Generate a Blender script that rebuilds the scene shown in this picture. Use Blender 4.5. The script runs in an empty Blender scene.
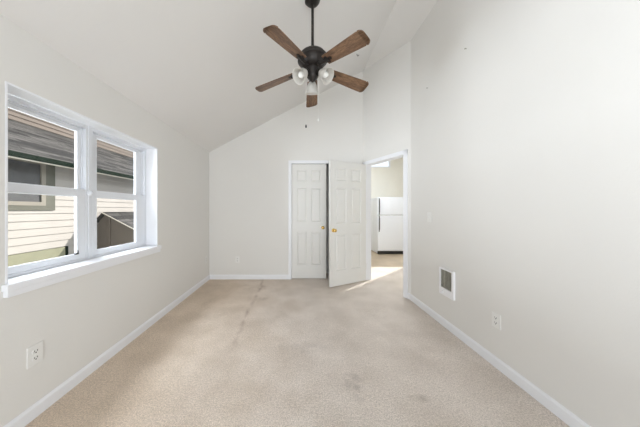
import bpy, bmesh, math, random
from mathutils import Vector, Matrix

random.seed(7)
SC = bpy.context.scene
COL = SC.collection
PI = math.pi

# ------------------------------------------------------------------ camera
F = 210.0                 # focal length in pixels of a 640-pixel-wide frame
CAMZ = 1.22
cam_d = bpy.data.cameras.new('camera')
cam_d.sensor_width = 36.0
cam_d.sensor_fit = 'HORIZONTAL'
cam_d.lens = F / 640 * 36.0
cam_d.shift_x = 23.0 / 640
cam_d.shift_y = -3.5 / 640
cam_d.clip_start = 0.02
cam = bpy.data.objects.new('camera', cam_d)
COL.objects.link(cam)
cam.location = (0, 0, CAMZ)
cam.rotation_euler = (PI / 2, 0, 0)
SC.camera = cam

# ------------------------------------------------------------------ view
SC.view_settings.view_transform = 'Standard'
SC.view_settings.look = 'None'
SC.view_settings.gamma = 1.0
SC.view_settings.use_curve_mapping = False
SC.view_settings.exposure = 0.12
SC.cycles.max_bounces = 14
SC.cycles.diffuse_bounces = 8
SC.cycles.transparent_max_bounces = 16
SC.cycles.sample_clamp_indirect = 8.0
SC.cycles.use_denoising = True

# ------------------------------------------------------------------ world
W = bpy.data.worlds.new('daylight_sky')
SC.world = W
W.use_nodes = True
wn = W.node_tree
bg = wn.nodes['Background']
bg.inputs['Color'].default_value = (0.92, 0.965, 1.0, 1)
bg.inputs['Strength'].default_value = 1.15

# ------------------------------------------------------------------ sun and added area lamps
SUN_EL = math.radians(25)
sh = Vector((-0.755, -0.655, 0)).normalized()
sun_dir = Vector((sh.x * math.cos(SUN_EL), sh.y * math.cos(SUN_EL), -math.sin(SUN_EL)))
sd = bpy.data.lights.new('sun', 'SUN')
sd.energy = 5.0
sd.angle = math.radians(0.6)
sd.color = (1.0, 0.955, 0.89)
so = bpy.data.objects.new('sun', sd)
COL.objects.link(so)
so.rotation_euler = sun_dir.to_track_quat('-Z', 'Y').to_euler()
so.location = (8, 8, 8)


def area(name, loc, target, sx, sy, watts, color=(1, 1, 1), spread=180):
    d = bpy.data.lights.new(name, 'AREA')
    d.shape = 'RECTANGLE'
    d.size, d.size_y = sx, sy
    d.energy = watts
    d.color = color
    d.spread = math.radians(spread)
    o = bpy.data.objects.new(name, d)
    COL.objects.link(o)
    o.location = loc
    v = Vector(target) - Vector(loc)
    o.rotation_euler = v.to_track_quat('-Z', 'Y').to_euler()
    return o


# added fill lamp outside the unseen rear opening, aimed up at the ceiling
area('fill_rear_opening', (0.1, -2.6, 0.55), (0.3, 1.5, 2.4), 2.4, 1.3, 85, (0.88, 0.94, 1.0))
# added lamp for the right wall, through the double window and an unseen opening
area('fill_side_windows', (-5.0, -0.1, 0.7), (1.5, 0.6, 1.7), 3.0, 1.4, 430, (0.86, 0.93, 1.0))
# added fill lamp standing in for sky light through the double window
area('fill_double_window', (-2.75, 1.7, 3.3), (0.0, 1.75, 0.2), 2.4, 1.0, 175, (0.86, 0.93, 1.0))
# added fill lamp standing in for daylight at the unseen kitchen window
area('fill_kitchen_window', (4.5, 7.7, 4.1), (3.2, 4.6, 0.3), 1.8, 1.4, 400, (0.86, 0.93, 1.0))
# added fill lamp under the kitchen ceiling, out of view
area('fill_kitchen_ceiling', (2.0, 4.5, 2.97), (2.0, 4.5, 0.0), 0.9, 0.9, 42, (0.88, 0.94, 1.0))


# ------------------------------------------------------------------ materials
def new_mat(name):
    m = bpy.data.materials.new(name)
    m.use_nodes = True
    nt = m.node_tree
    return m, nt, nt.nodes['Principled BSDF']


def mat(name, col, rough=0.5, metal=0.0, var=0.03, scale=6.0, bump=0.0, bscale=200.0, spec=0.5, coat=0.0):
    m, nt, b = new_mat(name)
    N, L = nt.nodes, nt.links
    tc = N.new('ShaderNodeTexCoord')
    nz = N.new('ShaderNodeTexNoise')
    nz.inputs['Scale'].default_value = scale
    nz.inputs['Detail'].default_value = 3
    L.new(tc.outputs['Object'], nz.inputs['Vector'])
    cr = N.new('ShaderNodeValToRGB')
    a = [max(0, c * (1 - var)) for c in col]
    z = [min(1, c * (1 + var)) for c in col]
    cr.color_ramp.elements[0].color = (*a, 1)
    cr.color_ramp.elements[1].color = (*z, 1)
    cr.color_ramp.elements[0].position = 0.3
    cr.color_ramp.elements[1].position = 0.7
    L.new(nz.outputs['Fac'], cr.inputs['Fac'])
    L.new(cr.outputs['Color'], b.inputs['Base Color'])
    b.inputs['Roughness'].default_value = rough
    b.inputs['Metallic'].default_value = metal
    b.inputs['Specular IOR Level'].default_value = spec
    b.inputs['Coat Weight'].default_value = coat
    if bump:
        n2 = N.new('ShaderNodeTexNoise')
        n2.inputs['Scale'].default_value = bscale
        n2.inputs['Detail'].default_value = 2
        L.new(tc.outputs['Object'], n2.inputs['Vector'])
        bp = N.new('ShaderNodeBump')
        bp.inputs['Strength'].default_value = bump
        bp.inputs['Distance'].default_value = 0.004
        L.new(n2.outputs['Fac'], bp.inputs['Height'])
        L.new(bp.outputs['Normal'], b.inputs['Normal'])
    return m


def carpet_mat():
    m, nt, b = new_mat('beige_cut_pile_carpet')
    N, L = nt.nodes, nt.links
    tc = N.new('ShaderNodeTexCoord')
    sep = N.new('ShaderNodeSeparateXYZ')
    L.new(tc.outputs['Object'], sep.inputs[0])

    def noise(scale, detail=3, rough=0.55, vec=None):
        n = N.new('ShaderNodeTexNoise')
        n.inputs['Scale'].default_value = scale
        n.inputs['Detail'].default_value = detail
        n.inputs['Roughness'].default_value = rough
        L.new(vec or tc.outputs['Object'], n.inputs['Vector'])
        return n.outputs['Fac']

    def ramp(fac, p0, p1, c0, c1):
        r = N.new('ShaderNodeValToRGB')
        r.color_ramp.elements[0].position = p0
        r.color_ramp.elements[1].position = p1
        r.color_ramp.elements[0].color = (*c0, 1)
        r.color_ramp.elements[1].color = (*c1, 1)
        L.new(fac, r.inputs['Fac'])
        return r.outputs['Color']

    def math_(op, a, c=None, clamp=False):
        n = N.new('ShaderNodeMath')
        n.operation = op
        n.use_clamp = clamp
        for i, v in enumerate((a, c)):
            if v is None:
                continue
            if isinstance(v, (int, float)):
                n.inputs[i].default_value = v
            else:
                L.new(v, n.inputs[i])
        return n.outputs[0]

    def mix(fac, a, c, mode='MIX'):
        n = N.new('ShaderNodeMix')
        n.data_type = 'RGBA'
        n.blend_type = mode
        if isinstance(fac, (int, float)):
            n.inputs[0].default_value = fac
        else:
            L.new(fac, n.inputs[0])
        for i, v in ((6, a), (7, c)):
            if isinstance(v, tuple):
                n.inputs[i].default_value = (*v, 1)
            else:
                L.new(v, n.inputs[i])
        return n.outputs[2]

    fine = noise(140, 3, 0.8)
    mid = noise(62, 4, 0.8)
    big = noise(1.6, 4)
    # worn tan side left of the seam, greyer pile to its right
    side = math_('ADD', sep.outputs['X'], math_('MULTIPLY', math_('SUBTRACT', big, 0.5), 1.3))
    mr = N.new('ShaderNodeMapRange')
    mr.inputs['From Min'].default_value = -1.15
    mr.inputs['From Max'].default_value = 0.15
    L.new(side, mr.inputs['Value'])
    base = mix(mr.outputs[0], (0.80, 0.675, 0.55), (0.85, 0.78, 0.72))
    speck = ramp(fine, 0.30, 0.72, (0.58, 0.56, 0.54), (1.30, 1.30, 1.30))
    base = mix(1.0, base, speck, 'MULTIPLY')
    patch = ramp(mid, 0.30, 0.72, (0.80, 0.79, 0.78), (1.12, 1.12, 1.12))
    base = mix(1.0, base, patch, 'MULTIPLY')
    traffic = ramp(noise(3.2, 4), 0.35, 0.66, (0.88, 0.865, 0.845), (1.04, 1.04, 1.04))
    base = mix(1.0, base, traffic, 'MULTIPLY')
    # dark soiled seam running down the room
    wob = math_('MULTIPLY', math_('SUBTRACT', noise(2.2, 3), 0.5), 0.12)
    dx = math_('ABSOLUTE', math_('ADD', math_('ADD', sep.outputs['X'], 0.585), wob))
    line = math_('SUBTRACT', 1.0, math_('DIVIDE', dx, 0.035), True)
    my = N.new('ShaderNodeMapRange')
    my.inputs['From Min'].default_value = 1.75
    my.inputs['From Max'].default_value = 2.1
    L.new(sep.outputs['Y'], my.inputs['Value'])
    brk = math_('MULTIPLY', math_('SUBTRACT', noise(7.0, 3), 0.38), 4.0, True)
    seam = math_('MULTIPLY', math_('MULTIPLY', line, my.outputs[0]), math_('MULTIPLY', brk, 0.6))
    base = mix(seam, base, (0.33, 0.22, 0.165))

    # smudges trodden into the pile
    def smudge(px, py, rx, ry, k, col, base):
        ax = math_('POWER', math_('DIVIDE', math_('SUBTRACT', sep.outputs['X'], px), rx), 2.0)
        ay = math_('POWER', math_('DIVIDE', math_('SUBTRACT', sep.outputs['Y'], py), ry), 2.0)
        d = math_('SUBTRACT', 1.0, math_('ADD', ax, ay), True)
        nn = math_('MULTIPLY', math_('SUBTRACT', noise(14, 3), 0.36), 3.0, True)
        return mix(math_('MULTIPLY', math_('MULTIPLY', d, nn), k), base, col)
    base = smudge(0.40, 1.47, 0.08, 0.15, 0.55, (0.26, 0.22, 0.19), base)
    base = smudge(-0.47, 2.9, 0.10, 0.16, 0.35, (0.30, 0.23, 0.18), base)
    base = smudge(0.80, 1.36, 0.09, 0.04, 0.55, (0.28, 0.22, 0.17), base)
    base = smudge(0.06, 1.86, 0.30, 0.10, 0.25, (0.30, 0.26, 0.23), base)
    base = smudge(-0.55, 3.33, 0.10, 0.10, 0.5, (0.27, 0.17, 0.13), base)
    L.new(base, b.inputs['Base Color'])
    b.inputs['Roughness'].default_value = 0.95
    b.inputs['Specular IOR Level'].default_value = 0.1
    b.inputs['Sheen Weight'].default_value = 0.15
    bp = N.new('ShaderNodeBump')
    bp.inputs['Strength'].default_value = 0.6
    bp.inputs['Distance'].default_value = 0.012
    L.new(math_('ADD', fine, mid), bp.inputs['Height'])
    L.new(bp.outputs['Normal'], b.inputs['Normal'])
    return m


def wood_blade_mat():
    m, nt, b = new_mat('walnut_blade_veneer')
    N, L = nt.nodes, nt.links
    tc = N.new('ShaderNodeTexCoord')
    mp = N.new('ShaderNodeMapping')
    mp.inputs['Scale'].default_value = (1.0, 7.0, 7.0)
    L.new(tc.outputs['Object'], mp.inputs['Vector'])
    nz = N.new('ShaderNodeTexNoise')
    nz.inputs['Scale'].default_value = 5.0
    nz.inputs['Detail'].default_value = 5
    nz.inputs['Distortion'].default_value = 1.2
    L.new(mp.outputs[0], nz.inputs['Vector'])
    wv = N.new('ShaderNodeTexNoise')
    wv.inputs['Scale'].default_value = 11.0
    wv.inputs['Detail'].default_value = 4
    wv.inputs['Distortion'].default_value = 2.5
    L.new(mp.outputs[0], wv.inputs['Vector'])
    mx = N.new('ShaderNodeMath')
    mx.operation = 'MULTIPLY'
    L.new(nz.outputs['Fac'], mx.inputs[0])
    L.new(wv.outputs['Fac'], mx.inputs[1])
    cr = N.new('ShaderNodeValToRGB')
    cr.color_ramp.elements[0].position = 0.15
    cr.color_ramp.elements[0].color = (0.085, 0.042, 0.022, 1)
    cr.color_ramp.elements[1].position = 0.38
    cr.color_ramp.elements[1].color = (0.27, 0.155, 0.085, 1)
    L.new(mx.outputs[0], cr.inputs['Fac'])
    L.new(cr.outputs['Color'], b.inputs['Base Color'])
    b.inputs['Roughness'].default_value = 0.4
    return m


def shingle_mat():
    m, nt, b = new_mat('weathered_roof_shingles')
    N, L = nt.nodes, nt.links
    tc = N.new('ShaderNodeTexCoord')
    mp = N.new('ShaderNodeMapping')
    mp.inputs['Rotation'].default_value = (0, 0, PI / 2)
    L.new(tc.outputs['Object'], mp.inputs['Vector'])
    br = N.new('ShaderNodeTexBrick')
    br.inputs['Scale'].default_value = 1.0
    br.inputs['Brick Width'].default_value = 0.7
    br.inputs['Row Height'].default_value = 0.17
    br.inputs['Mortar Size'].default_value = 0.012
    br.inputs['Color1'].default_value = (0.016, 0.0155, 0.0155, 1)
    br.inputs['Color2'].default_value = (0.125, 0.118, 0.112, 1)
    br.inputs['Mortar'].default_value = (0.022, 0.021, 0.021, 1)
    L.new(mp.outputs[0], br.inputs['Vector'])
    nz = N.new('ShaderNodeTexNoise')
    nz.inputs['Scale'].default_value = 9
    nz.inputs['Detail'].default_value = 6
    L.new(tc.outputs['Object'], nz.inputs['Vector'])
    mx = N.new('ShaderNodeMix')
    mx.data_type = 'RGBA'
    mx.blend_type = 'OVERLAY'
    mx.inputs[0].default_value = 0.6
    L.new(br.outputs['Color'], mx.inputs[6])
    L.new(nz.outputs['Fac'], mx.inputs[7])
    L.new(mx.outputs[2], b.inputs['Base Color'])
    b.inputs['Roughness'].default_value = 0.95
    return m


def glass_mat(name, tint=(1, 1, 1), refl=0.02):
    m = bpy.data.materials.new(name)
    m.use_nodes = True
    nt = m.node_tree
    nt.nodes.clear()
    out = nt.nodes.new('ShaderNodeOutputMaterial')
    tr = nt.nodes.new('ShaderNodeBsdfTransparent')
    tr.inputs['Color'].default_value = (*tint, 1)
    gl = nt.nodes.new('ShaderNodeBsdfGlossy')
    gl.inputs['Roughness'].default_value = 0.02
    mx = nt.nodes.new('ShaderNodeMixShader')
    mx.inputs[0].default_value = refl
    nt.links.new(tr.outputs[0], mx.inputs[1])
    nt.links.new(gl.outputs[0], mx.inputs[2])
    nt.links.new(mx.outputs[0], out.inputs['Surface'])
    return m


def frosted_mat():
    m, nt, b = new_mat('frosted_alabaster_glass')
    N, L = nt.nodes, nt.links
    tc = N.new('ShaderNodeTexCoord')
    nz = N.new('ShaderNodeTexNoise')
    nz.inputs['Scale'].default_value = 16
    nz.inputs['Distortion'].default_value = 1.5
    L.new(tc.outputs['Object'], nz.inputs['Vector'])
    cr = N.new('ShaderNodeValToRGB')
    cr.color_ramp.elements[0].color = (0.66, 0.64, 0.60, 1)
    cr.color_ramp.elements[1].color = (0.92, 0.91, 0.88, 1)
    L.new(nz.outputs['Fac'], cr.inputs['Fac'])
    L.new(cr.outputs['Color'], b.inputs['Base Color'])
    b.inputs['Roughness'].default_value = 0.3
    tl = N.new('ShaderNodeBsdfTranslucent')
    L.new(cr.outputs['Color'], tl.inputs['Color'])
    mx = N.new('ShaderNodeMixShader')
    mx.inputs[0].default_value = 0.45
    L.new(b.outputs[0], mx.inputs[1])
    L.new(tl.outputs[0], mx.inputs[2])
    L.new(mx.outputs[0], N['Material Output'].inputs['Surface'])
    return m


M = dict(
    wall=mat('greige_wall_paint', (0.74, 0.728, 0.703), 0.75, var=0.012, scale=1.2, bump=0.12, bscale=90, spec=0.25),
    ceil=mat('warm_white_ceiling_paint', (0.725, 0.71, 0.69), 0.85, var=0.015, scale=1.0, bump=0.15, bscale=70, spec=0.2),
    kwall=mat('cream_kitchen_paint', (0.80, 0.785, 0.73), 0.7, var=0.01),
    trim=mat('white_semigloss_trim', (0.82, 0.83, 0.86), 0.35, var=0.01),
    door=mat('offwhite_door_paint', (0.745, 0.737, 0.71), 0.42, var=0.01),
    vinyl=mat('white_vinyl_window_frame', (0.74, 0.76, 0.80), 0.35, var=0.01),
    carpet=carpet_mat(),
    lino=mat('tan_kitchen_vinyl', (0.50, 0.40, 0.29), 0.35, var=0.12, scale=3.5),
    bronze=mat('oil_rubbed_bronze', (0.022, 0.018, 0.016), 0.42, metal=0.2, var=0.2, scale=20),
    blade=wood_blade_mat(),
    frost=frosted_mat(),
    bulb=mat('white_bulb_glass', (0.92, 0.92, 0.90), 0.2, var=0.0),
    brass=mat('polished_brass', (0.75, 0.52, 0.18), 0.25, metal=1.0, var=0.05, scale=30),
    plastic=mat('white_plastic_plate', (0.78, 0.775, 0.755), 0.35, var=0.01),
    slot=mat('dark_slot', (0.03, 0.028, 0.025), 0.6, var=0.1),
    heat=mat('white_enamel_metal', (0.84, 0.84, 0.86), 0.35, var=0.01),
    grill=mat('olive_grey_heater_grille', (0.33, 0.32, 0.27), 0.5, metal=0.0, var=0.1, scale=40),
    fridge=mat('white_fridge_enamel', (0.84, 0.86, 0.91), 0.35, var=0.008, bump=0.05, bscale=300),
    black=mat('black_plastic', (0.015, 0.015, 0.016), 0.4, var=0.1),
    siding=mat('cream_lap_siding', (0.41, 0.385, 0.355), 0.7, var=0.04, scale=2.0),
    siding2=mat('tan_lap_siding', (0.165, 0.135, 0.112), 0.75, var=0.05, scale=2.0),
    siding3=mat('brown_grey_wing_siding', (0.16, 0.135, 0.11), 0.75, var=0.05, scale=2.0),
    shingle=shingle_mat(),
    gutter=mat('dark_green_gutter', (0.007, 0.014, 0.009), 0.9, var=0.1, spec=0.1),
    fascia=mat('cream_fascia', (0.70, 0.66, 0.57), 0.6, var=0.03),
    olive=mat('olive_window_trim', (0.10, 0.10, 0.075), 0.6, var=0.05),
    hatch=mat('pale_olive_hatch', (0.25, 0.25, 0.17), 0.7, var=0.06),
    creamf=mat('cream_window_frame', (0.24, 0.22, 0.18), 0.5, var=0.03),
    curtain=mat('grey_curtain', (0.06, 0.06, 0.062), 0.4, var=0.12, scale=9),
    glass=glass_mat('clear_window_glass'),
    ground=mat('grass_and_gravel', (0.20, 0.19, 0.13), 0.95, var=0.35, scale=3),
)


# ------------------------------------------------------------------ mesh helpers
def box(bm, x0, x1, y0, y1, z0, z1):
    v = [bm.verts.new(p) for p in ((x0, y0, z0), (x1, y0, z0), (x1, y1, z0), (x0, y1, z0),
                                   (x0, y0, z1), (x1, y0, z1), (x1, y1, z1), (x0, y1, z1))]
    for f in ((0, 3, 2, 1), (4, 5, 6, 7), (0, 1, 5, 4), (1, 2, 6, 5), (2, 3, 7, 6), (3, 0, 4, 7)):
        bm.faces.new([v[i] for i in f])
    return v


def prism(bm, pts, ext):
    """polygon pts (3-D) swept by the vector ext"""
    ext = Vector(ext)
    a = [bm.verts.new(p) for p in pts]
    b = [bm.verts.new(Vector(p) + ext) for p in pts]
    n = len(a)
    bm.faces.new(a[::-1])
    bm.faces.new(b)
    for i in range(n):
        j = (i + 1) % n
        bm.faces.new((a[i], a[j], b[j], b[i]))


def lathe(bm, prof, seg=24, mtx=None, cap=True):
    """profile of (r, z) turned about z"""
    mtx = mtx or Matrix()
    rings = []
    for r, z in prof:
        rings.append([bm.verts.new(mtx @ Vector((r * math.cos(2 * PI * k / seg), r * math.sin(2 * PI * k / seg), z))) for k in range(seg)])
    for a, b in zip(rings, rings[1:]):
        for k in range(seg):
            j = (k + 1) % seg
            bm.faces.new((a[k], a[j], b[j], b[k]))
    if cap:
        bm.faces.new(rings[0][::-1])
        bm.faces.new(rings[-1])


def tube(bm, pts, r, seg=8):
    pts = [Vector(p) for p in pts]
    rings = []
    for i, p in enumerate(pts):
        d = (pts[min(i + 1, len(pts) - 1)] - pts[max(i - 1, 0)]).normalized()
        up = Vector((0, 0, 1)) if abs(d.z) < 0.9 else Vector((1, 0, 0))
        s = d.cross(up).normalized()
        t = s.cross(d)
        rr = r[i] if isinstance(r, (list, tuple)) else r
        rings.append([bm.verts.new(p + (s * math.cos(2 * PI * k / seg) + t * math.sin(2 * PI * k / seg)) * rr) for k in range(seg)])
    for a, b in zip(rings, rings[1:]):
        for k in range(seg):
            j = (k + 1) % seg
            bm.faces.new((a[k], a[j], b[j], b[k]))
    bm.faces.new(rings[0][::-1])
    bm.faces.new(rings[-1])


def obj(name, bm, m, parent=None, bevel=0.0, smooth=False, loc=None, rot=None):
    bmesh.ops.recalc_face_normals(bm, faces=bm.faces)
    me = bpy.data.meshes.new(name)
    bm.to_mesh(me)
    bm.free()
    if smooth:
        me.polygons.foreach_set('use_smooth', [True] * len(me.polygons))
        try:
            me.set_sharp_from_angle(angle=math.radians(40))
        except Exception:
            pass
    me.materials.append(M[m])
    o = bpy.data.objects.new(name, me)
    COL.objects.link(o)
    if parent is not None:
        o.parent = parent
    if loc is not None:
        o.location = loc
    if rot is not None:
        o.rotation_euler = rot
    if bevel:
        md = o.modifiers.new('edge', 'BEVEL')
        md.width = bevel
        md.segments = 2
        md.limit_method = 'ANGLE'
        md.angle_limit = math.radians(40)
    return o


def tag(o, label, cat, group=None, kind=None):
    o['label'] = label
    o['category'] = cat
    if group:
        o['group'] = group
    if kind:
        o['kind'] = kind
    return o


def empty(name, loc, rz=0.0):
    o = bpy.data.objects.new(name, None)
    COL.objects.link(o)
    o.empty_display_size = 0.1
    o.location = loc
    o.rotation_euler = (0, 0, rz)
    return o


def bx(name, dims, m, parent=None, bevel=0.0):
    bm = bmesh.new()
    box(bm, *dims)
    return obj(name, bm, m, parent, bevel)


# ------------------------------------------------------------------ room measures
XL, XR, YB, YR = -1.545, 1.548, 3.70, -1.50
XC = 1.163                                     # back right corner, also under the ridge
ZE, ZR, ZW = 2.24, 3.669, 3.522                # eave, ridge, right wall top
YK = 2.850                                     # where the right wall turns towards the door
WT = 0.12


def cz(x):
    if x <= XC:
        return ZE + (ZR - ZE) * (x - XL) / (XC - XL)
    return ZR + (ZW - ZR) * (x - XC) / (XR - XC)


S_ = 'structure'
# floor -------------------------------------------------------------
bm = bmesh.new()
box(bm, XL - 0.02, 5.3, YR - 0.1, 4.48, -0.06, 0.0)
tag(obj('floor', bm, 'carpet'), 'beige cut pile carpet with brown wear marks and a dark seam', 'floor', kind=S_)
bm = bmesh.new()
box(bm, 1.2, 5.3, 4.48, 6.7, -0.06, 0.001)
tag(obj('floor_kitchen', bm, 'lino'), 'tan kitchen floor seen through the open doorway', 'floor', kind=S_)

# ceiling -----------------------------------------------------------
bm = bmesh.new()
xr2 = XR + 0.14
prof = [(XL, cz(XL)), (XC, ZR), (xr2, cz(xr2)), (xr2, cz(xr2) + 0.14), (XC, ZR + 0.14), (XL - 0.02, cz(XL) + 0.14), (XL - 0.02, cz(XL))]
prism(bm, [(x, YR - 0.1, z) for x, z in prof], (0, YB + 0.1 - YR + 0.1, 0))
tag(obj('ceiling', bm, 'ceil'), 'vaulted warm white ceiling rising from the window wall to a ridge', 'ceiling', kind=S_)

# left wall with the window opening ----------------------------------
OY0, OY1, OZ0, OZ1 = 1.1106, 2.3295, 0.79, 1.905
VY0, VY1, VZ0, VZ1 = -1.0, 0.6, 0.85, 1.93     # unseen opening beside the camera, added to let lamp light in
bm = bmesh.new()
xo = XL - WT - 0.04
box(bm, xo, XL, YR - 0.1, VY0, -0.06, ZE)
box(bm, xo, XL, VY0, VY1, -0.06, VZ0)
box(bm, xo, XL, VY0, VY1, VZ1, ZE)
box(bm, xo, XL, VY1, OY0, -0.06, ZE)
box(bm, xo, XL, OY1, YB + 0.1, -0.06, ZE)
box(bm, xo, XL, OY0, OY1, -0.06, OZ0)
box(bm, xo, XL, OY0, OY1, OZ1, ZE)
tag(obj('wall_left', bm, 'wall'), 'greige left wall holding the wide double window', 'wall', kind=S_)

# back wall with the closet opening ----------------------------------
CX0, CX1, CZT = -0.095, 0.612, 2.035
bm = bmesh.new()


def yslab(bm, x0, x1, z0, y0=YB, t=0.1):
    xs = [x0] + ([XC] if x0 < XC < x1 else []) + [x1]
    pts = [(x0, y0, z0), (x1, y0, z0)] + [(x, y0, cz(x)) for x in xs[::-1]]
    prism(bm, pts, (0, t, 0))


yslab(bm, XL, CX0, -0.06)
yslab(bm, CX1, XC, -0.06)
yslab(bm, CX0, CX1, CZT)
tag(obj('wall_back', bm, 'wall'), 'greige gable end wall behind the closet door', 'wall', kind=S_)

# right wall ---------------------------------------------------------
bm = bmesh.new()
box(bm, XR, XR + 0.1, YR - 0.1, YK, -0.06, ZW)
tag(obj('wall_right', bm, 'wall'), 'tall greige right wall holding the heater, outlet and switch', 'wall', kind=S_)

# angled wall with the doorway ----------------------------------------
ex, ey = XR - XC, YK - YB
LA = math.hypot(ex, ey)
ex, ey = ex / LA, ey / LA
nx, ny = -ey, ex                               # outwards
DS0, DZT = 0.06, 2.004


def aw(s, n, z):
    return (XC + ex * s + nx * n, YB + ey * s + ny * n, z)


# right edge of the casing stands where the photograph's line of sight at pixel 407 meets it
_k = (407 - 297) / F
DS1 = (_k * (YB - ny * 0.014) - (XC - nx * 0.014)) / (ex - _k * ey) - 0.052


def at_(s):
    return ZR + (ZW - ZR) * s / LA


def awslab(bm, s0, s1, z0, z1=None, n0=0.0, n1=0.11):
    t0, t1 = (at_(s0), at_(s1)) if z1 is None else (z1, z1)
    a = Vector(aw(0, n1, 0)) - Vector(aw(0, n0, 0))
    prism(bm, [aw(s0, n0, z0), aw(s1, n0, z0), aw(s1, n0, t1), aw(s0, n0, t0)], a)


bm = bmesh.new()
awslab(bm, 0.0, DS0, -0.06)
awslab(bm, DS1, LA, -0.06)
awslab(bm, DS0, DS1, DZT)
tag(obj('wall_entry', bm, 'wall'), 'narrow angled wall with the open doorway to the kitchen', 'wall', kind=S_)

# rear wall behind the camera with a wide opening added for lamp light ---------------
bm = bmesh.new()
RX0, RX1, RZ1 = -1.15, 1.30, 2.30


def rslab(x0, x1, z0, z1=None):
    xs = [x0] + ([XC] if x0 < XC < x1 else []) + [x1]
    top = [(x, YR, cz(x)) for x in xs[::-1]] if z1 is None else [(x1, YR, z1), (x0, YR, z1)]
    prism(bm, [(x0, YR, z0), (x1, YR, z0)] + top, (0, -0.1, 0))


rslab(XL, RX0, -0.06)
rslab(RX1, XR, -0.06)
rslab(RX0, RX1, RZ1)
tag(obj('wall_rear', bm, 'wall'), 'rear wall behind the camera with a wide opening added for light', 'wall', kind=S_)

# closet box ------------------------------------------------------------
bm = bmesh.new()
box(bm, -0.5, -0.42, YB + 0.1, 4.05, 0.0, 2.45)
box(bm, 1.08, 1.16, YB + 0.1, 4.05, 0.0, 2.45)
box(bm, -0.5, 1.16, 4.05, 4.11, 0.0, 2.45)
box(bm, -0.5, 1.16, YB + 0.1, 4.11, 2.45, 2.5)
tag(obj('wall_closet', bm, 'wall'), 'unlit closet walls behind the narrow gap of the closet door', 'wall', kind=S_)

# kitchen shell ---------------------------------------------------------
KY, KX = 6.50, 5.2
bm = bmesh.new()
kw = [((2.05, 2.90), (2.535, 2.95)), ((3.70, 4.74), (1.395, 2.435))]
for x0, x1 in ((1.2, 2.05), (2.90, 3.70), (4.74, KX + 0.1)):
    box(bm, x0, x1, KY, KY + 0.1, -0.06, 3.15)
for (x0, x1), (z0, z1) in kw:
    box(bm, x0, x1, KY, KY + 0.1, -0.06, z0)
    box(bm, x0, x1, KY, KY + 0.1, z1, 3.15)
tag(obj('wall_kitchen_back', bm, 'kwall'), 'cream kitchen wall behind the white refrigerator', 'wall', kind=S_)
bm = bmesh.new()
box(bm, 1.2, 1.3, YB + 0.16, KY, -0.06, 3.15)
tag(obj('wall_kitchen_left', bm, 'kwall'), 'cream kitchen side wall hidden beyond the open white door', 'wall', kind=S_)
bm = bmesh.new()
box(bm, KX, KX + 0.1, 2.7, KY, -0.06, 3.15)
tag(obj('wall_kitchen_right', bm, 'kwall'), 'cream far side wall of the kitchen', 'wall', kind=S_)
bm = bmesh.new()
box(bm, XR + 0.12, KX + 0.1, 2.6, 2.7, -0.06, 3.15)
tag(obj('wall_kitchen_front', bm, 'kwall'), 'cream kitchen wall that backs on to the bedroom', 'wall', kind=S_)
bm = bmesh.new()
a0, a1 = aw(0.0, 0.112, 3.05), aw(LA + 0.1, 0.112, 3.05)
prism(bm, [(1.2, KY + 0.1, 3.05), (1.2, a0[1], 3.05), a0, a1, (a1[0], 2.6, 3.05), (KX + 0.1, 2.6, 3.05), (KX + 0.1, KY + 0.1, 3.05)], (0, 0, 0.1))
tag(obj('ceiling_kitchen', bm, 'kwall'), 'flat cream kitchen ceiling', 'ceiling', kind=S_)
for i, ((x0, x1), (z0, z1)) in enumerate(kw):
    e = empty('window_%d' % (i + 3), ((x0 + x1) / 2, KY + 0.05, z0))
    w2, hh = (x1 - x0) / 2, z1 - z0
    bm = bmesh.new()
    for d in ((-w2, w2, 0, 0.035), (-w2, w2, hh - 0.035, hh)):
        box(bm, d[0], d[1], -0.03, 0.03, d[2], d[3])
    for s in (-1, 1):
        box(bm, min(s * w2, s * (w2 - .035)), max(s * w2, s * (w2 - .035)), -0.03, 0.03, 0.035, hh - 0.035)
    obj('window_frame', bm, 'vinyl', e)
    bx('pane', (-w2 + .035, w2 - .035, -0.003, 0.003, 0.035, hh - .035), 'glass', e)
    tag(e, ('bright small high kitchen window above the refrigerator', 'larger sunlit kitchen window out of sight right of the doorway')[i], 'window', kind=S_)


# ------------------------------------------------------------------ baseboards
def base_profile(h=0.08, t=0.013):
    return [(0, 0), (t, 0), (t, h * 0.80), (t * 0.55, h * 0.93), (t * 0.35, h), (0, h)]


def baseboard(name, p, q, inward, label):
    """runs from p to q on the floor, its back on the wall"""
    bm = bmesh.new()
    p, q, n = Vector((*p, 0)), Vector((*q, 0)), Vector((*inward, 0))
    prism(bm, [p + n * a + Vector((0, 0, z + 0.001)) for a, z in base_profile()], q - p)
    return tag(obj(name, bm, 'trim'), label, 'baseboard', kind=S_)


baseboard('baseboard_left', (XL, YR), (XL, YB), (1, 0), 'white baseboard along the window wall')
baseboard('baseboard_back', (XL + 0.013, YB), (CX0 - 0.055, YB), (0, -1), 'white baseboard on the back wall left of the closet')
baseboard('baseboard_back_hidden', (CX1 + 0.055, YB), (XC - 0.02, YB), (0, -1), 'short white baseboard behind the open door')
baseboard('baseboard_right', (XR, YR), (XR, YK), (-1, 0), 'long white baseboard below the heater')
pA, pB = aw(DS1 + 0.055, 0, 0), aw(LA - 0.004, 0, 0)
baseboard('baseboard_entry', pA[:2], pB[:2], (-nx, -ny), 'very short white baseboard right of the doorway')

# ------------------------------------------------------------------ window in the left wall
PX = XL - 0.121                                # inner face of the window units
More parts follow.
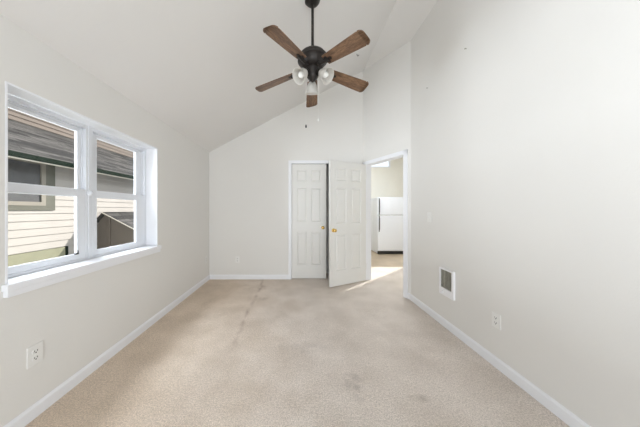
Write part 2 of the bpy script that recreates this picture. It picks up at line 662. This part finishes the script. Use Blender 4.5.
# liner of the opening (jambs and head, painted white)
bm = bmesh.new()
box(bm, PX, XL + 0.001, OY1 - 0.012, OY1, OZ0 + 0.036, OZ1)
box(bm, PX, XL + 0.001, OY0, OY0 + 0.012, OZ0 + 0.036, OZ1)
box(bm, PX, XL + 0.001, OY0 + 0.012, OY1 - 0.012, OZ1 - 0.012, OZ1)
tag(obj('trim_1', bm, 'trim', bevel=0.002), 'white jamb and head lining of the window opening', 'trim', kind=S_)
# stool and apron
bm = bmesh.new()
box(bm, PX - 0.02, XL, OY0 + 0.0005, OY1 - 0.0005, 0.7905, 0.826)
box(bm, XL, XL + 0.034, 1.096, 2.345, 0.7905, 0.826)
t = tag(obj('trim_2', bm, 'trim', bevel=0.003), 'white window stool projecting from the window wall', 'windowsill', kind=S_)
bm = bmesh.new()
box(bm, XL, XL + 0.026, 1.102, 2.338, 0.757, 0.790)
tag(obj('trim_3', bm, 'trim', bevel=0.003), 'white apron moulding under the window stool', 'trim', kind=S_)


def window_unit(idx, y0, y1, g0, g1, u0, u1, label):
    """single-hung unit: y0..y1 over all, g0..g1 the lower and u0..u1 the upper glass"""
    e = empty('window_%d' % idx, (PX, (y0 + y1) / 2, 0.826))
    yc, zb = (y0 + y1) / 2, 0.826
    Z = lambda z: z - zb
    a, b = y0 - yc, y1 - yc
    zt = OZ1 - 0.012
    bm = bmesh.new()
    fw = 0.018
    box(bm, -0.06, 0.0, a, a + fw, 0, Z(zt))
    box(bm, -0.06, 0.0, b - fw, b, 0, Z(zt))
    box(bm, -0.06, 0.0, a + fw, b - fw, Z(zt) - 0.03, Z(zt))
    box(bm, -0.06, 0.0, a + fw, b - fw, 0, 0.018)
    # stepped inner stops of the frame
    box(bm, -0.055, -0.022, a + fw, a + fw + 0.010, 0.018, Z(zt) - 0.03)
    box(bm, -0.055, -0.022, b - fw - 0.010, b - fw, 0.018, Z(zt) - 0.03)
    box(bm, -0.055, -0.022, a + fw, b - fw, Z(zt) - 0.04, Z(zt) - 0.03)
    obj('window_frame', bm, 'vinyl', e, bevel=0.002)
    sa, sb = a + fw + 0.001, b - fw - 0.001
    # upper sash sits further out, lower sash further in
    for nm, x0, x1, z0, z1, r0, r1 in (('upper_sash', -0.052, -0.028, 1.322, zt - 0.041, 0.052, zt - 0.041 - 1.827),
                                       ('lower_sash', -0.024, -0.001, 0.846, 1.382, 0.042, 0.060)):
        ga, gb = (u0 - yc, u1 - yc) if nm == 'upper_sash' else (g0 - yc, g1 - yc)
        bm = bmesh.new()
        sa_, sb_ = (sa + 0.0105, sb - 0.0105) if nm == 'upper_sash' else (sa, sb)
        box(bm, x0, x1, sa_, ga, Z(z0), Z(z1))
        box(bm, x0, x1, gb, sb_, Z(z0), Z(z1))
        box(bm, x0, x1, ga, gb, Z(z0), Z(z0) + r0)
        box(bm, x0, x1, ga, gb, Z(z1) - max(r1, 0.012), Z(z1))
        s = obj(nm, bm, 'vinyl', e, bevel=0.002)
        xm = (x0 + x1) / 2
        bx('pane', (xm - 0.002, xm + 0.002, ga + 0.0005, gb - 0.0005, Z(z0) + r0, Z(z1) - max(r1, 0.012)), 'glass', s)
    # sash lock on the meeting rail
    return tag(e, label, 'window', kind=S_)


w1 = window_unit(1, OY0 + 0.012, 1.676, 1.19, 1.592, 1.205, 1.619, 'left half of the double white window, nearer the camera')
w2 = window_unit(2, 1.696, OY1 - 0.012, 1.750, 2.176, 1.778, 2.209, 'right half of the double white window, nearer the back wall')
bm = bmesh.new()
box(bm, PX - 0.06, PX + 0.004, 1.6765, 1.6955, 0.8265, OZ1 - 0.0125)
tag(obj('trim_4', bm, 'vinyl', bevel=0.002), 'white mullion strip joining the two window halves', 'trim', kind=S_)
bm = bmesh.new()
lathe(bm, [(0.024, 0), (0.024, 0.008), (0.015, 0.014), (0.010, 0.020)], 18)
lk = obj('window_latch', bm, 'vinyl', None, smooth=True, loc=(PX + 0.004, 1.686, 1.355), rot=(0, PI / 2, 0))
tag(lk, 'small round white latch on the mullion between the window halves', 'latch')
bm = bmesh.new()
box(bm, 0, 0.012, -0.006, 0.02, -0.002, 0.010)
box(bm, 0, 0.010, 0.014, 0.02, 0.010, 0.026)
obj('tilt_latch', bm, 'black', w1, loc=(-0.004, 1.578 - w1.location.y, 0.886 - 0.826), bevel=0.001)

# ------------------------------------------------------------------ door casings
bm = bmesh.new()
cw = 0.055
box(bm, CX0 - cw, CX0, YB - 0.016, YB + 0.1, 0.0, CZT + cw)
box(bm, CX1, CX1 + cw, YB - 0.016, YB + 0.1, 0.0, CZT + cw)
box(bm, CX0, CX1, YB - 0.016, YB + 0.1, CZT, CZT + cw)
tag(obj('trim_5', bm, 'trim', bevel=0.003), 'white casing around the closet door on the back wall', 'door casing', kind=S_)
bm = bmesh.new()
for n0, n1 in ((-0.014, 0.0), (0.11, 0.124)):
    awslab(bm, DS1 + 0.002, DS1 + 0.052, 0.0, DZT + 0.052, n0, n1)
    awslab(bm, DS0 - 0.052, DS0 - 0.002, 0.0, DZT + 0.052, n0, n1)
    awslab(bm, DS0 - 0.052, DS1 + 0.052, DZT + 0.0, DZT + 0.052, n0, n1)
awslab(bm, DS1 - 0.008, DS1 + 0.002, 0.0, DZT, -0.014, 0.124)
awslab(bm, DS0 - 0.002, DS0 + 0.008, 0.0, DZT, -0.014, 0.124)
awslab(bm, DS0 - 0.002, DS1 + 0.002, DZT - 0.006, DZT + 0.004, -0.014, 0.124)
tag(obj('trim_6', bm, 'trim'), 'white casing and jamb of the open kitchen doorway', 'door casing', kind=S_)


# ------------------------------------------------------------------ six-panel doors
def door_leaf(w, h, th=0.035, z0=0.012):
    """hinge at x=0, face with panels at y=0 and y=th"""
    bm = bmesh.new()
    st = w * 0.148
    mu = w * 0.135
    pw = (w - 2 * st - mu) / 2
    xs = [0, st, st + pw, st + pw + mu, w - st, w]
    k = h / 2.0
    zs = [z0, 0.245 * k, 0.825 * k, 1.00 * k, 1.58 * k, 1.69 * k, 1.90 * k, h]
    pan_x, pan_z = (1, 3), (1, 3, 5)
    for y, sgn in ((0.0, 1), (th, -1)):
        def V(x, z, d):
            return bm.verts.new((x, y + sgn * d, z))
        for i in range(5):
            for j in range(7):
                x0, x1, a, b = xs[i], xs[i + 1], zs[j], zs[j + 1]
                if i in pan_x and j in pan_z:
                    prev = None
                    for ins, d in ((0, 0), (0.010, 0.009), (0.018, 0.009), (0.034, 0.002)):
                        ring = [V(x0 + ins, a + ins, d), V(x1 - ins, a + ins, d), V(x1 - ins, b - ins, d), V(x0 + ins, b - ins, d)]
                        if prev:
                            for q in range(4):
                                bm.faces.new((prev[q], prev[(q + 1) % 4], ring[(q + 1) % 4], ring[q]))
                        prev = ring
                    bm.faces.new(prev)
                else:
                    bm.faces.new([V(x0, a, 0), V(x1, a, 0), V(x1, b, 0), V(x0, b, 0)])
    for p in (((0, 0, z0), (0, th, z0), (0, th, h), (0, 0, h)), ((w, 0, z0), (w, 0, h), (w, th, h), (w, th, z0)),
              ((0, 0, z0), (w, 0, z0), (w, th, z0), (0, th, z0)), ((0, 0, h), (0, th, h), (w, th, h), (w, 0, h))):
        bm.faces.new([bm.verts.new(c) for c in p])
    bmesh.ops.remove_doubles(bm, verts=bm.verts, dist=0.0003)
    return bm


KNOB = [(0.030, 0.0), (0.030, 0.004), (0.022, 0.008), (0.011, 0.012), (0.010, 0.030), (0.020, 0.036), (0.027, 0.046), (0.026, 0.056), (0.016, 0.063), (0.004, 0.065)]


def knob(parent, x, y, z, out):
    bm = bmesh.new()
    lathe(bm, KNOB, 20)
    o = obj('door_knob', bm, 'brass', parent, smooth=True, loc=(x, y, z), rot=(PI / 2 * (1 if out < 0 else -1), 0, 0))
    o['label'] = 'round brass knob'
    return o


def hinge(parent, x, y, z):
    bm = bmesh.new()
    lathe(bm, [(0.006, -0.045), (0.006, 0.045)], 10)
    o = obj('hinge', bm, 'plastic', parent, loc=(x, y, z))
    return o


cl = empty('door_1', (CX0 + 0.004, YB + 0.006, 0))
obj('door_panel', door_leaf(0.606, 2.03), 'door', cl)
knob(cl, 0.606 - 0.058, 0.0, 0.91, -1)
for z in (0.25, 1.02, 1.80):
    hinge(cl, -0.0005, -0.0035, z)
tag(cl, 'white six panel closet door standing slightly open on the back wall', 'door', kind=S_)

hp = Vector(aw(DS0 + 0.03, -0.018, 0))
fe = Vector((0.517, 3.278, 0))
dv = (fe - hp)
ang = math.atan2(dv.y, dv.x)
lw = dv.length
op = empty('door_2', hp, ang)
# local y points to the left of the leaf direction: the far side from the camera is local -y
lf = obj('door_panel', door_leaf(lw, 2.0), 'door', op)
lf.location = (0, -0.035, 0)
knob(op, lw - 0.062, 0.0, 0.90, 1)
knob(op, lw - 0.062, -0.035, 0.90, -1)
for z in (0.25, 1.02, 1.80):
    hinge(op, -0.006, 0.002, z)
tag(op, 'white six panel door swung open in front of the closet', 'door', kind=S_)


# ------------------------------------------------------------------ ceiling fan
FX, FY = 0.140, 1.886
fan = empty('ceiling_fan', (FX, FY, cz(FX)))
tag(fan, 'dark bronze ceiling fan with five walnut blades and three frosted lights', 'ceiling fan')
fz = lambda z: z - cz(FX)
bm = bmesh.new()
lathe(bm, [(0.012, 3.068), (0.030, 3.070), (0.052, 3.078), (0.066, 3.095), (0.070, 3.115), (0.070, 3.170)], 28)
for v in bm.verts:
    lim = cz(FX + v.co.x) - 0.0015
    v.co.z = min(v.co.z, lim)
    v.co.z = fz(v.co.z)
obj('canopy', bm, 'bronze', fan, smooth=True)
bm = bmesh.new()
lathe(bm, [(0.0125, fz(2.66)), (0.0125, fz(3.06))], 16)
obj('downrod', bm, 'bronze', fan, smooth=True)
bm = bmesh.new()
lathe(bm, [(0.016, fz(2.655)), (0.026, fz(2.650)), (0.032, fz(2.628)), (0.092, fz(2.622)), (0.112, fz(2.610)), (0.120, fz(2.590)), (0.132, fz(2.584)),
           (0.134, fz(2.556)), (0.120, fz(2.548)), (0.104, fz(2.520)), (0.082, fz(2.496)), (0.060, fz(2.488))], 36)
obj('motor_housing', bm, 'bronze', fan, smooth=True)
bm = bmesh.new()
lathe(bm, [(0.058, fz(2.490)), (0.060, fz(2.470)), (0.052, fz(2.455)), (0.052, fz(2.418)), (0.044, fz(2.404)), (0.026, fz(2.392)), (0.012, fz(2.372)), (0.004, fz(2.366))], 28)
obj('switch_housing', bm, 'bronze', fan, smooth=True)


def blade_mesh(bm, r0=0.165, r1=0.570):
    """blade along +x, flat; rounded tip"""
    out = []
    w0, w1 = 0.048, 0.066
    n = 10
    up, dn = [], []
    for i in range(n + 1):
        t = i / n
        x = r0 + (r1 - 0.045 - r0) * t
        w = w0 + (w1 - w0) * t ** 0.8
        up.append((x, w))
        dn.append((x, -w))
    cor = 0.034
    tip = []
    for k in range(7):
        a = PI / 2 * k / 6
        tip.append((r1 - cor + cor * math.sin(a), w1 - cor + cor * math.cos(a)))
    tip2 = [(x, -y) for x, y in tip[::-1]]
    out = [(r0 + 0.0, -w0 + 0.012)] + dn[0:1] + dn[1:] + tip2[:] + tip[:] + up[::-1]
    # order: start at root lower side, along -w to the tip, back along +w
    seq = dn + tip2 + tip + up[::-1]
    seen, pts = set(), []
    for p in seq:
        q = (round(p[0], 5), round(p[1], 5))
        if q not in seen:
            seen.add(q)
            pts.append(p)
    prism(bm, [(x, y, -0.003) for x, y in pts], (0, 0, 0.006))


PITCH = math.radians(-13)
for k in range(5):
    az = PI / 2 + k * 2 * PI / 5 + math.radians((-3.2, -1.0, -0.5, 0.5, 0.5)[k])
    DROOP = math.radians((7.0, 10.0, 3.5, 9.0, 8.0)[k])       # the blades sag a little unevenly
    bm = bmesh.new()
    blade_mesh(bm)
    b = obj('fan_blade', bm, 'blade', fan, bevel=0.0015)
    R_ = Matrix.Rotation(az, 4, 'Z') @ Matrix.Translation((0, 0, fz(2.499))) @ Matrix.Rotation(DROOP, 4, 'Y') @ Matrix.Rotation(PITCH, 4, 'X')
    b.matrix_local = R_
    bm = bmesh.new()
    inv = (Matrix.Rotation(DROOP, 4, 'Y') @ Matrix.Rotation(PITCH, 4, 'X')).inverted()
    st = inv @ Vector((0.070, 0, 0.005))
    # iron: narrow neck, then a three-lobed plate under the blade root
    tube(bm, [st, (0.115, 0, -0.010), (0.165, 0, -0.010), (0.21, 0, -0.008)], [0.016, 0.013, 0.012, 0.009], 8)
    prism(bm, [(0.155, -0.020, -0.0075), (0.195, -0.038, -0.0075), (0.205, -0.030, -0.0075), (0.198, -0.014, -0.0075), (0.232, -0.012, -0.0075), (0.238, 0, -0.0075),
               (0.232, 0.012, -0.0075), (0.198, 0.014, -0.0075), (0.205, 0.030, -0.0075), (0.195, 0.038, -0.0075), (0.155, 0.020, -0.0075)], (0, 0, 0.004))
    obj('blade_bracket', bm, 'bronze', b, smooth=True)

SH = [(0.024, 0.0), (0.026, 0.010), (0.033, 0.022), (0.043, 0.040), (0.049, 0.062), (0.053, 0.085), (0.061, 0.104), (0.067, 0.112)]
for az in (90, 216, 324):
    a = math.radians(az)
    tilt = math.radians(50 if az != 90 else 20)
    rr = 0.072 if az != 90 else 0.066
    hz = 2.432 if az != 90 else 2.425
    d = Vector((math.cos(a) * math.sin(tilt), math.sin(a) * math.sin(tilt), -math.cos(tilt)))
    p = Vector((math.cos(a) * rr, math.sin(a) * rr, fz(hz)))
    q = d.to_track_quat('Z', 'Y').to_matrix().to_4x4()
    mt = Matrix.Translation(p) @ q
    bm = bmesh.new()
    inner = [(r - 0.003, z) for r, z in SH[::-1]]
    lathe(bm, SH + inner, 28, cap=False)
    s = obj('light_shade', bm, 'frost', fan, smooth=True)
    s.matrix_local = mt
    bm = bmesh.new()
    lathe(bm, [(0.010, -0.010), (0.012, 0.02), (0.020, 0.045), (0.027, 0.065), (0.026, 0.080), (0.018, 0.093), (0.006, 0.098)], 18)
    obj('bulb', bm, 'bulb', s, smooth=True)
    bm = bmesh.new()
    lathe(bm, [(0.012, -0.022), (0.022, -0.016), (0.028, 0.0), (0.029, 0.014), (0.027, 0.014), (0.012, 0.004)], 20)
    obj('shade_holder', bm, 'bronze', s, smooth=True)
    bm = bmesh.new()
    tube(bm, [(math.cos(a) * 0.03, math.sin(a) * 0.03, fz(2.435)), (math.cos(a) * 0.05, math.sin(a) * 0.05, fz(hz + 0.03)), p - d * 0.014], 0.009, 8)
    obj('light_arm', bm, 'bronze', fan, smooth=True)
for dx, dy, zb, nm in ((-0.060, -0.02, 1.975, 'black'), (0.052, -0.03, 2.03, 'plastic')):
    bm = bmesh.new()
    ln = []
    r_ = math.hypot(dx, dy)
    tube(bm, [(dx * 0.05 / r_, dy * 0.05 / r_, fz(2.437)), (dx, dy, fz(2.425)), (dx, dy, fz(2.30)), (dx, dy, fz(zb))], 0.0013, 6)
    c = obj('pull_chain', bm, 'plastic', fan)
    bm = bmesh.new()
    lathe(bm, [(0.002, 0.004), (0.006, -0.002), (0.008, -0.012), (0.006, -0.022), (0.002, -0.026)], 12)
    f = obj('chain_fob', bm, nm, c, smooth=True, loc=(dx, dy, fz(zb)))
    f['label'] = 'dark pull chain fob' if nm == 'black' else 'pale pull chain fob'

# little dark hook in the sloped ceiling beyond the fan
hk = Vector((0.0, 0.0, 0.0))
tx, ty = (357 - 297) / F, (210 - 53) / F
hy = 1.835 / (ty - 0.5277 * tx)
hk = Vector((tx * hy, hy, CAMZ + ty * hy))
hk.z = cz(hk.x)
e = empty('ceiling_hook', hk)
tag(e, 'small dark hook in the sloped ceiling right of the fan', 'hook')
bm = bmesh.new()
lathe(bm, [(0.022, 0.0), (0.022, -0.004), (0.012, -0.012), (0.003, -0.013)], 16, Matrix.Rotation(-math.atan(0.5277), 4, 'Y'))
obj('base_cup', bm, 'plastic', e, smooth=True)
bm = bmesh.new()
tube(bm, [(0, 0, -0.010), (0.0, 0, -0.030)] + [(0.014 * (1 - math.cos(q)), 0, -0.030 - 0.014 * math.sin(q)) for q in (0.6, 1.2, 1.8, 2.4, 3.0, 3.5)], 0.004, 8)
obj('hook_wire', bm, 'bronze', e, smooth=True)


# ------------------------------------------------------------------ plates on the walls
def plate_thing(name, loc, rz, label, cat, group=None):
    """local: x to the right seen from the room, y into the wall, z up"""
    e = empty(name, loc, rz)
    return tag(e, label, cat, group)


def outlet(loc, rz, label, w=0.072, h=0.116):
    e = plate_thing('wall_outlet', loc, rz, label, 'outlet', 'white duplex wall outlets')
    bx('plate', (-w / 2, w / 2, -0.006, 0.0, -h / 2, h / 2), 'plastic', e, 0.003)
    for zc in (-0.0195, 0.0195):
        bm = bmesh.new()
        pts = []
        for k in range(20):
            a = 2 * PI * k / 20
            pts.append((0.0172 * math.cos(a), -0.006, max(-0.0125, min(0.0125, 0.0172 * math.sin(a))) + zc))
        prism(bm, pts, (0, -0.0025, 0))
        r = obj('receptacle', bm, 'plastic', e)
        bm = bmesh.new()
        box(bm, -0.0085, -0.0055, -0.0092, -0.0080, zc - 0.001, zc + 0.008)
        box(bm, 0.0050, 0.0085, -0.0092, -0.0080, zc - 0.001, zc + 0.008)
        box(bm, -0.003, 0.003, -0.0092, -0.0080, zc - 0.0095, zc - 0.004)
        obj('slots', bm, 'slot', r)
    bm = bmesh.new()
    lathe(bm, [(0.0035, 0), (0.0035, 0.0015)], 10, Matrix.Translation((0, -0.006, 0)) @ Matrix.Rotation(PI / 2, 4, 'X'))
    obj('screw', bm, 'plastic', e)
    return e


outlet((XL, 1.2365, 0.369), PI / 2, 'white wall outlet under the window near the left edge', 0.076, 0.120)
outlet((XR, 1.628, 0.3635), -PI / 2, 'white wall outlet on the right wall beside the heater')
outlet((-1.048, YB, 0.348), 0.0, 'white wall outlet on the back wall left of the closet door')
outlet((XL, 3.56, 0.375), PI / 2, 'small white wall outlet on the window wall close to the back corner')

sw = plate_thing('light_switch', (XR, 2.453, 1.138), -PI / 2, 'white light switch plate on the right wall near the doorway', 'light switch')
bx('plate', (-0.036, 0.036, -0.006, 0.0, -0.058, 0.058), 'plastic', sw, 0.003)
bm = bmesh.new()
prism(bm, [(-0.005, -0.006, -0.011), (0.005, -0.006, -0.011), (0.005, -0.006, 0.011), (-0.005, -0.006, 0.011)], (0, -0.003, 0))
prism(bm, [(-0.004, -0.009, -0.004), (0.004, -0.009, -0.004), (0.004, -0.009, 0.004), (-0.004, -0.009, 0.004)], (0, -0.008, 0.006))
obj('toggle', bm, 'plastic', sw)

# wall heater
ht = plate_thing('wall_heater', (XR, 2.154, 0.333), -PI / 2, 'white wall heater with a grey grille low on the right wall', 'heater')
hw, hh, hd = 0.103, 0.279, 0.022
bm = bmesh.new()
# frame around the grille, panel below it
g0, g1, gl, gr = 0.075, 0.262, -0.083, 0.075
box(bm, -hw, hw, -hd, 0, 0, g0)
box(bm, -hw, hw, -hd, 0, g1, hh)
box(bm, -hw, gl, -hd, 0, g0, g1)
box(bm, gr, hw, -hd, 0, g0, g1)
obj('heater_housing', bm, 'heat', ht, bevel=0.003)
bm = bmesh.new()
box(bm, gl, gr, -0.008, -0.003, g0, g1)
n = 16
for i in range(n):
    z = g0 + (g1 - g0) * (i + 0.5) / n
    box(bm, gl, gr, -0.017, -0.012, z - 0.0026, z + 0.0026)
for x in (-0.03, 0.025):
    box(bm, x - 0.002, x + 0.002, -0.018, -0.008, g0, g1)
obj('grille', bm, 'grill', ht)
bm = bmesh.new()
lathe(bm, [(0.013, 0), (0.012, 0.012), (0.004, 0.013)], 18, Matrix.Translation((-0.045, -hd, 0.036)) @ Matrix.Rotation(PI / 2, 4, 'X'))
kn = obj('thermostat_knob', bm, 'heat', ht, smooth=True)

# two picture nails left high on the right wall
for px, py, lab in ((466.5, 48.7, 'tiny picture nail highest on the right wall'), (428, 88, 'tiny picture nail on the right wall above the doorway corner')):
    y = F * XR / (px - 297)
    z = CAMZ + (210 - py) / F * y
    bm = bmesh.new()
    lathe(bm, [(0.0025, 0), (0.0025, 0.012), (0.006, 0.012), (0.006, 0.016)], 10)
    o = obj('picture_nail', bm, 'grill', None, loc=(XR, y, z), rot=(0, -PI / 2, 0))
    tag(o, lab, 'nail', 'picture nails on the right wall')

# ------------------------------------------------------------------ refrigerator in the kitchen
fr = empty('refrigerator', (2.60, 5.76, 0.001))
tag(fr, 'white top freezer refrigerator with black handles in the kitchen', 'refrigerator')
FW, FH = 0.38, 1.575
bx('cabinet', (-FW, FW, 0.062, 0.70, 0.02, FH - 0.01), 'fridge', fr, 0.008)
bx('toe_grille', (-FW + 0.01, FW - 0.01, 0.01, 0.062, 0.006, 0.088), 'black', fr, 0.003)
fd = bx('freezer_door', (-FW, FW, 0.0, 0.058, 1.085, FH), 'fridge', fr, 0.012)
md = bx('main_door', (-FW, FW, 0.0, 0.058, 0.095, 1.072), 'fridge', fr, 0.012)
bx('door_gasket', (-FW + 0.006, FW - 0.006, 0.012, 0.06, 1.0725, 1.0845), 'grill', fr)
for par, z0, z1 in ((fd, 1.10, 1.535), (md, 0.63, 1.060)):
    bm = bmesh.new()
    xh = -FW + 0.022
    zz = [z0 + (z1 - z0) * i / 8 for i in range(9)]
    bow = [0.0, 0.03, 0.042, 0.047, 0.05, 0.047, 0.042, 0.03, 0.0]
    tube(bm, [(xh + 0.012 * (1 - b / 0.05), -b - 0.004, z) for z, b in zip(zz, bow)], 0.0135, 10)
    obj('handle', bm, 'black', par, smooth=True)
for sx in (-1, 1):
    for yy in (0.1, 0.62):
        bm = bmesh.new()
        lathe(bm, [(0.018, 0.0), (0.018, 0.022)], 10)
        obj('foot', bm, 'black', fr, loc=(sx * 0.33, yy, 0))

# ------------------------------------------------------------------ outdoors
bm = bmesh.new()
box(bm, -30, XL - 0.4, -20, 40, -1.0, -0.9)
tag(obj('ground', bm, 'ground'), 'bare grass and gravel strip between the two houses', 'ground', kind=S_)


def lap(bm, p, q, n, z0, z1, c=0.17, out=0.03, clip=None):
    """courses of lap siding from p to q, facing n"""
    p, q, n = Vector((*p, 0)), Vector((*q, 0)), Vector((*n, 0))
    z = z0
    while z < z1 - 1e-4:
        zt = min(z + c, z1)
        pts = [p + Vector((0, 0, z)) - n * 0.02, p + n * out + Vector((0, 0, z)), p + n * 0.001 + Vector((0, 0, zt)), p - n * 0.02 + Vector((0, 0, zt))]
        prism(bm, pts, q - p)
        z = zt


HX = -6.0
ns = empty('neighbour_house', (HX, 6.0, -0.9))
tag(ns, 'cream sided neighbouring house with shingle roof seen through the window', 'house')
hq = lambda z: z + 0.9
hY = lambda y: y - 6.0
bm = bmesh.new()
lap(bm, (0, hY(-3)), (0, hY(17)), (1, 0), hq(-0.9), hq(2.62))
obj('lower_wall', bm, 'siding', ns)
# roof, soffit, gutter, fascia
ROX, ROZ, RP = 0.80, hq(2.30), 0.5
bm = bmesh.new()
prism(bm, [(ROX, hY(-3.4), ROZ), (ROX, hY(-3.4), ROZ - 0.03), (-2.3, hY(-3.4), ROZ - 0.03 + RP * 3.1), (-2.3, hY(-3.4), ROZ + RP * 3.1)], (0, 20.8, 0))
obj('lower_roof', bm, 'shingle', ns)
bx('gutter', (ROX - 0.03, ROX + 0.05, hY(-3.4), hY(17.4), ROZ - 0.10, ROZ - 0.004), 'gutter', ns)
bx('fascia', (ROX - 0.05, ROX - 0.005, hY(-3.4), hY(17.4), ROZ - 0.12, ROZ - 0.06), 'fascia', ns)
bm = bmesh.new()
lap(bm, (-2.24, hY(-3)), (-2.24, hY(17)), (1, 0), hq(3.7), hq(6.0), 0.13)
obj('upper_wall', bm, 'siding2', ns)
bm = bmesh.new()
prism(bm, [(-1.7, hY(-3.4), hq(5.75)), (-1.7, hY(-3.4), hq(5.85)), (-6, hY(-3.4), hq(8.0)), (-6, hY(-3.4), hq(7.9))], (0, 20.8, 0))
obj('upper_roof', bm, 'shingle', ns)


def nwindow(y0, y1, z0, z1, tw, fw, label):
    bm = bmesh.new()
    d = 0.055
    y0, y1, z0, z1 = hY(y0), hY(y1), hq(z0), hq(z1)
    box(bm, 0, d, y0, y0 + tw, z0, z1)
    box(bm, 0, d, y1 - tw, y1, z0, z1)
    box(bm, 0, d, y0 + tw, y1 - tw, z0, z0 + tw * 0.55)
    box(bm, 0, d, y0 + tw, y1 - tw, z1 - tw * 0.5, z1)
    t = obj('window_trim', bm, 'olive', ns)
    t['label'] = label
    a0, a1, b0, b1 = y0 + tw, y1 - tw, z0 + tw * 0.55, z1 - tw * 0.5
    bm = bmesh.new()
    box(bm, 0, d + 0.012, a0, a0 + fw, b0, b1)
    box(bm, 0, d + 0.012, a1 - fw, a1, b0, b1)
    box(bm, 0, d + 0.012, a0 + fw, a1 - fw, b0, b0 + fw)
    box(bm, 0, d + 0.012, a0 + fw, a1 - fw, b1 - fw, b1)
    f = obj('window_frame', bm, 'creamf', t)
    bm = bmesh.new()
    box(bm, 0.033, 0.037, a0 + fw, a1 - fw, b0 + fw, b1 - fw)
    obj('pane', bm, 'curtain', t)


nwindow(3.75, 5.164, 1.21, 2.46, 0.20, 0.085, 'olive trim of the upper window')
pn = bx('hatch_panel', (0, 0.045, hY(3.2), hY(5.40), hq(-0.60), hq(0.275)), 'hatch', ns)
pn['label'] = 'olive hatch panel low on the cream wall'
bx('hatch_edge', (0, 0.055, hY(5.40), hY(5.46), hq(-0.60), hq(0.285)), 'gutter', pn)

# gabled wing running forward from the neighbour's wall
wing_loc = (0, 0.3, 0)
rx, rz_, lx, lz, ex2, ez = 0.27, hq(1.16), 0.02, hq(0.89), 1.85, hq(1.16) - 0.52 * 1.58
bm = bmesh.new()
z = 0.0
c = 0.15


def gz(x):
    return rz_ - (rx - x) * (rz_ - lz) / (rx - lx) if x < rx else rz_ - (x - rx) * (rz_ - ez) / (ex2 - rx)


while z < rz_ - 0.05:
    zt = min(z + c, rz_ - 0.03)

    def span(zz):
        x1 = ex2 - 0.06 if zz <= gz(ex2 - 0.06) - 0.06 else rx + (rz_ - 0.06 - zz) * (ex2 - rx) / (rz_ - ez)
        x0 = lx if zz <= gz(lx) - 0.06 else rx - (rz_ - 0.06 - zz) * (rx - lx) / (rz_ - lz)
        return x0, max(x1, x0 + 0.01)
    a, b = span(z), span(zt)
    v = [bm.verts.new(p) for p in ((a[0], -0.014, z), (a[1], -0.014, z), (b[1], 0.0, zt), (b[0], 0.0, zt),
                                   (a[0], 0.05, z), (a[1], 0.05, z), (b[1], 0.05, zt), (b[0], 0.05, zt))]
    for f in ((0, 1, 2, 3), (7, 6, 5, 4), (0, 4, 5, 1), (1, 5, 6, 2), (2, 6, 7, 3), (3, 7, 4, 0)):
        bm.faces.new([v[i] for i in f])
    z = zt
obj('wing_gable_wall', bm, 'siding3', ns, loc=wing_loc)
bm = bmesh.new()
lap(bm, (ex2 - 0.08, 0.0), (ex2 - 0.08, 3.2), (1, 0), 0.0, ez - 0.03)
obj('wing_side_wall', bm, 'siding3', ns, loc=wing_loc)
bm = bmesh.new()
prism(bm, [(lx, -0.12, lz), (rx, -0.12, rz_), (ex2 + 0.12, -0.12, gz(ex2 + 0.12)), (ex2 + 0.12, -0.12, gz(ex2 + 0.12) - 0.05), (rx, -0.12, rz_ - 0.055), (lx, -0.12, lz - 0.05)], (0, 3.4, 0))
obj('wing_roof', bm, 'shingle', ns, loc=wing_loc)['label'] = 'low gable roof of the brown wing'
bm = bmesh.new()
prism(bm, [(rx, -0.14, rz_ - 0.005), (ex2 + 0.12, -0.14, gz(ex2 + 0.12) - 0.005), (ex2 + 0.12, -0.14, gz(ex2 + 0.12) - 0.032), (rx, -0.14, rz_ - 0.032)], (0, 0.02, 0))
obj('rake_board', bm, 'fascia', ns, loc=wing_loc)
bx('corner_post', (0.34, 0.42, -0.03, 0.0, 0.0, gz(0.42) - 0.09), 'siding3', ns).location = wing_loc

# unseen fixture added above the kitchen fill lamp
kl = empty('added_ceiling_light', (2.0, 4.5, 3.05))
tag(kl, 'flat square unseen ceiling light added in the kitchen beyond the doorway', 'ceiling light')
bx('light_frame', (-0.52, 0.52, -0.52, 0.52, -0.05, 0.0), 'vinyl', kl, 0.004)
bx('diffuser', (-0.47, 0.47, -0.47, 0.47, -0.065, -0.05), 'bulb', kl, 0.004)
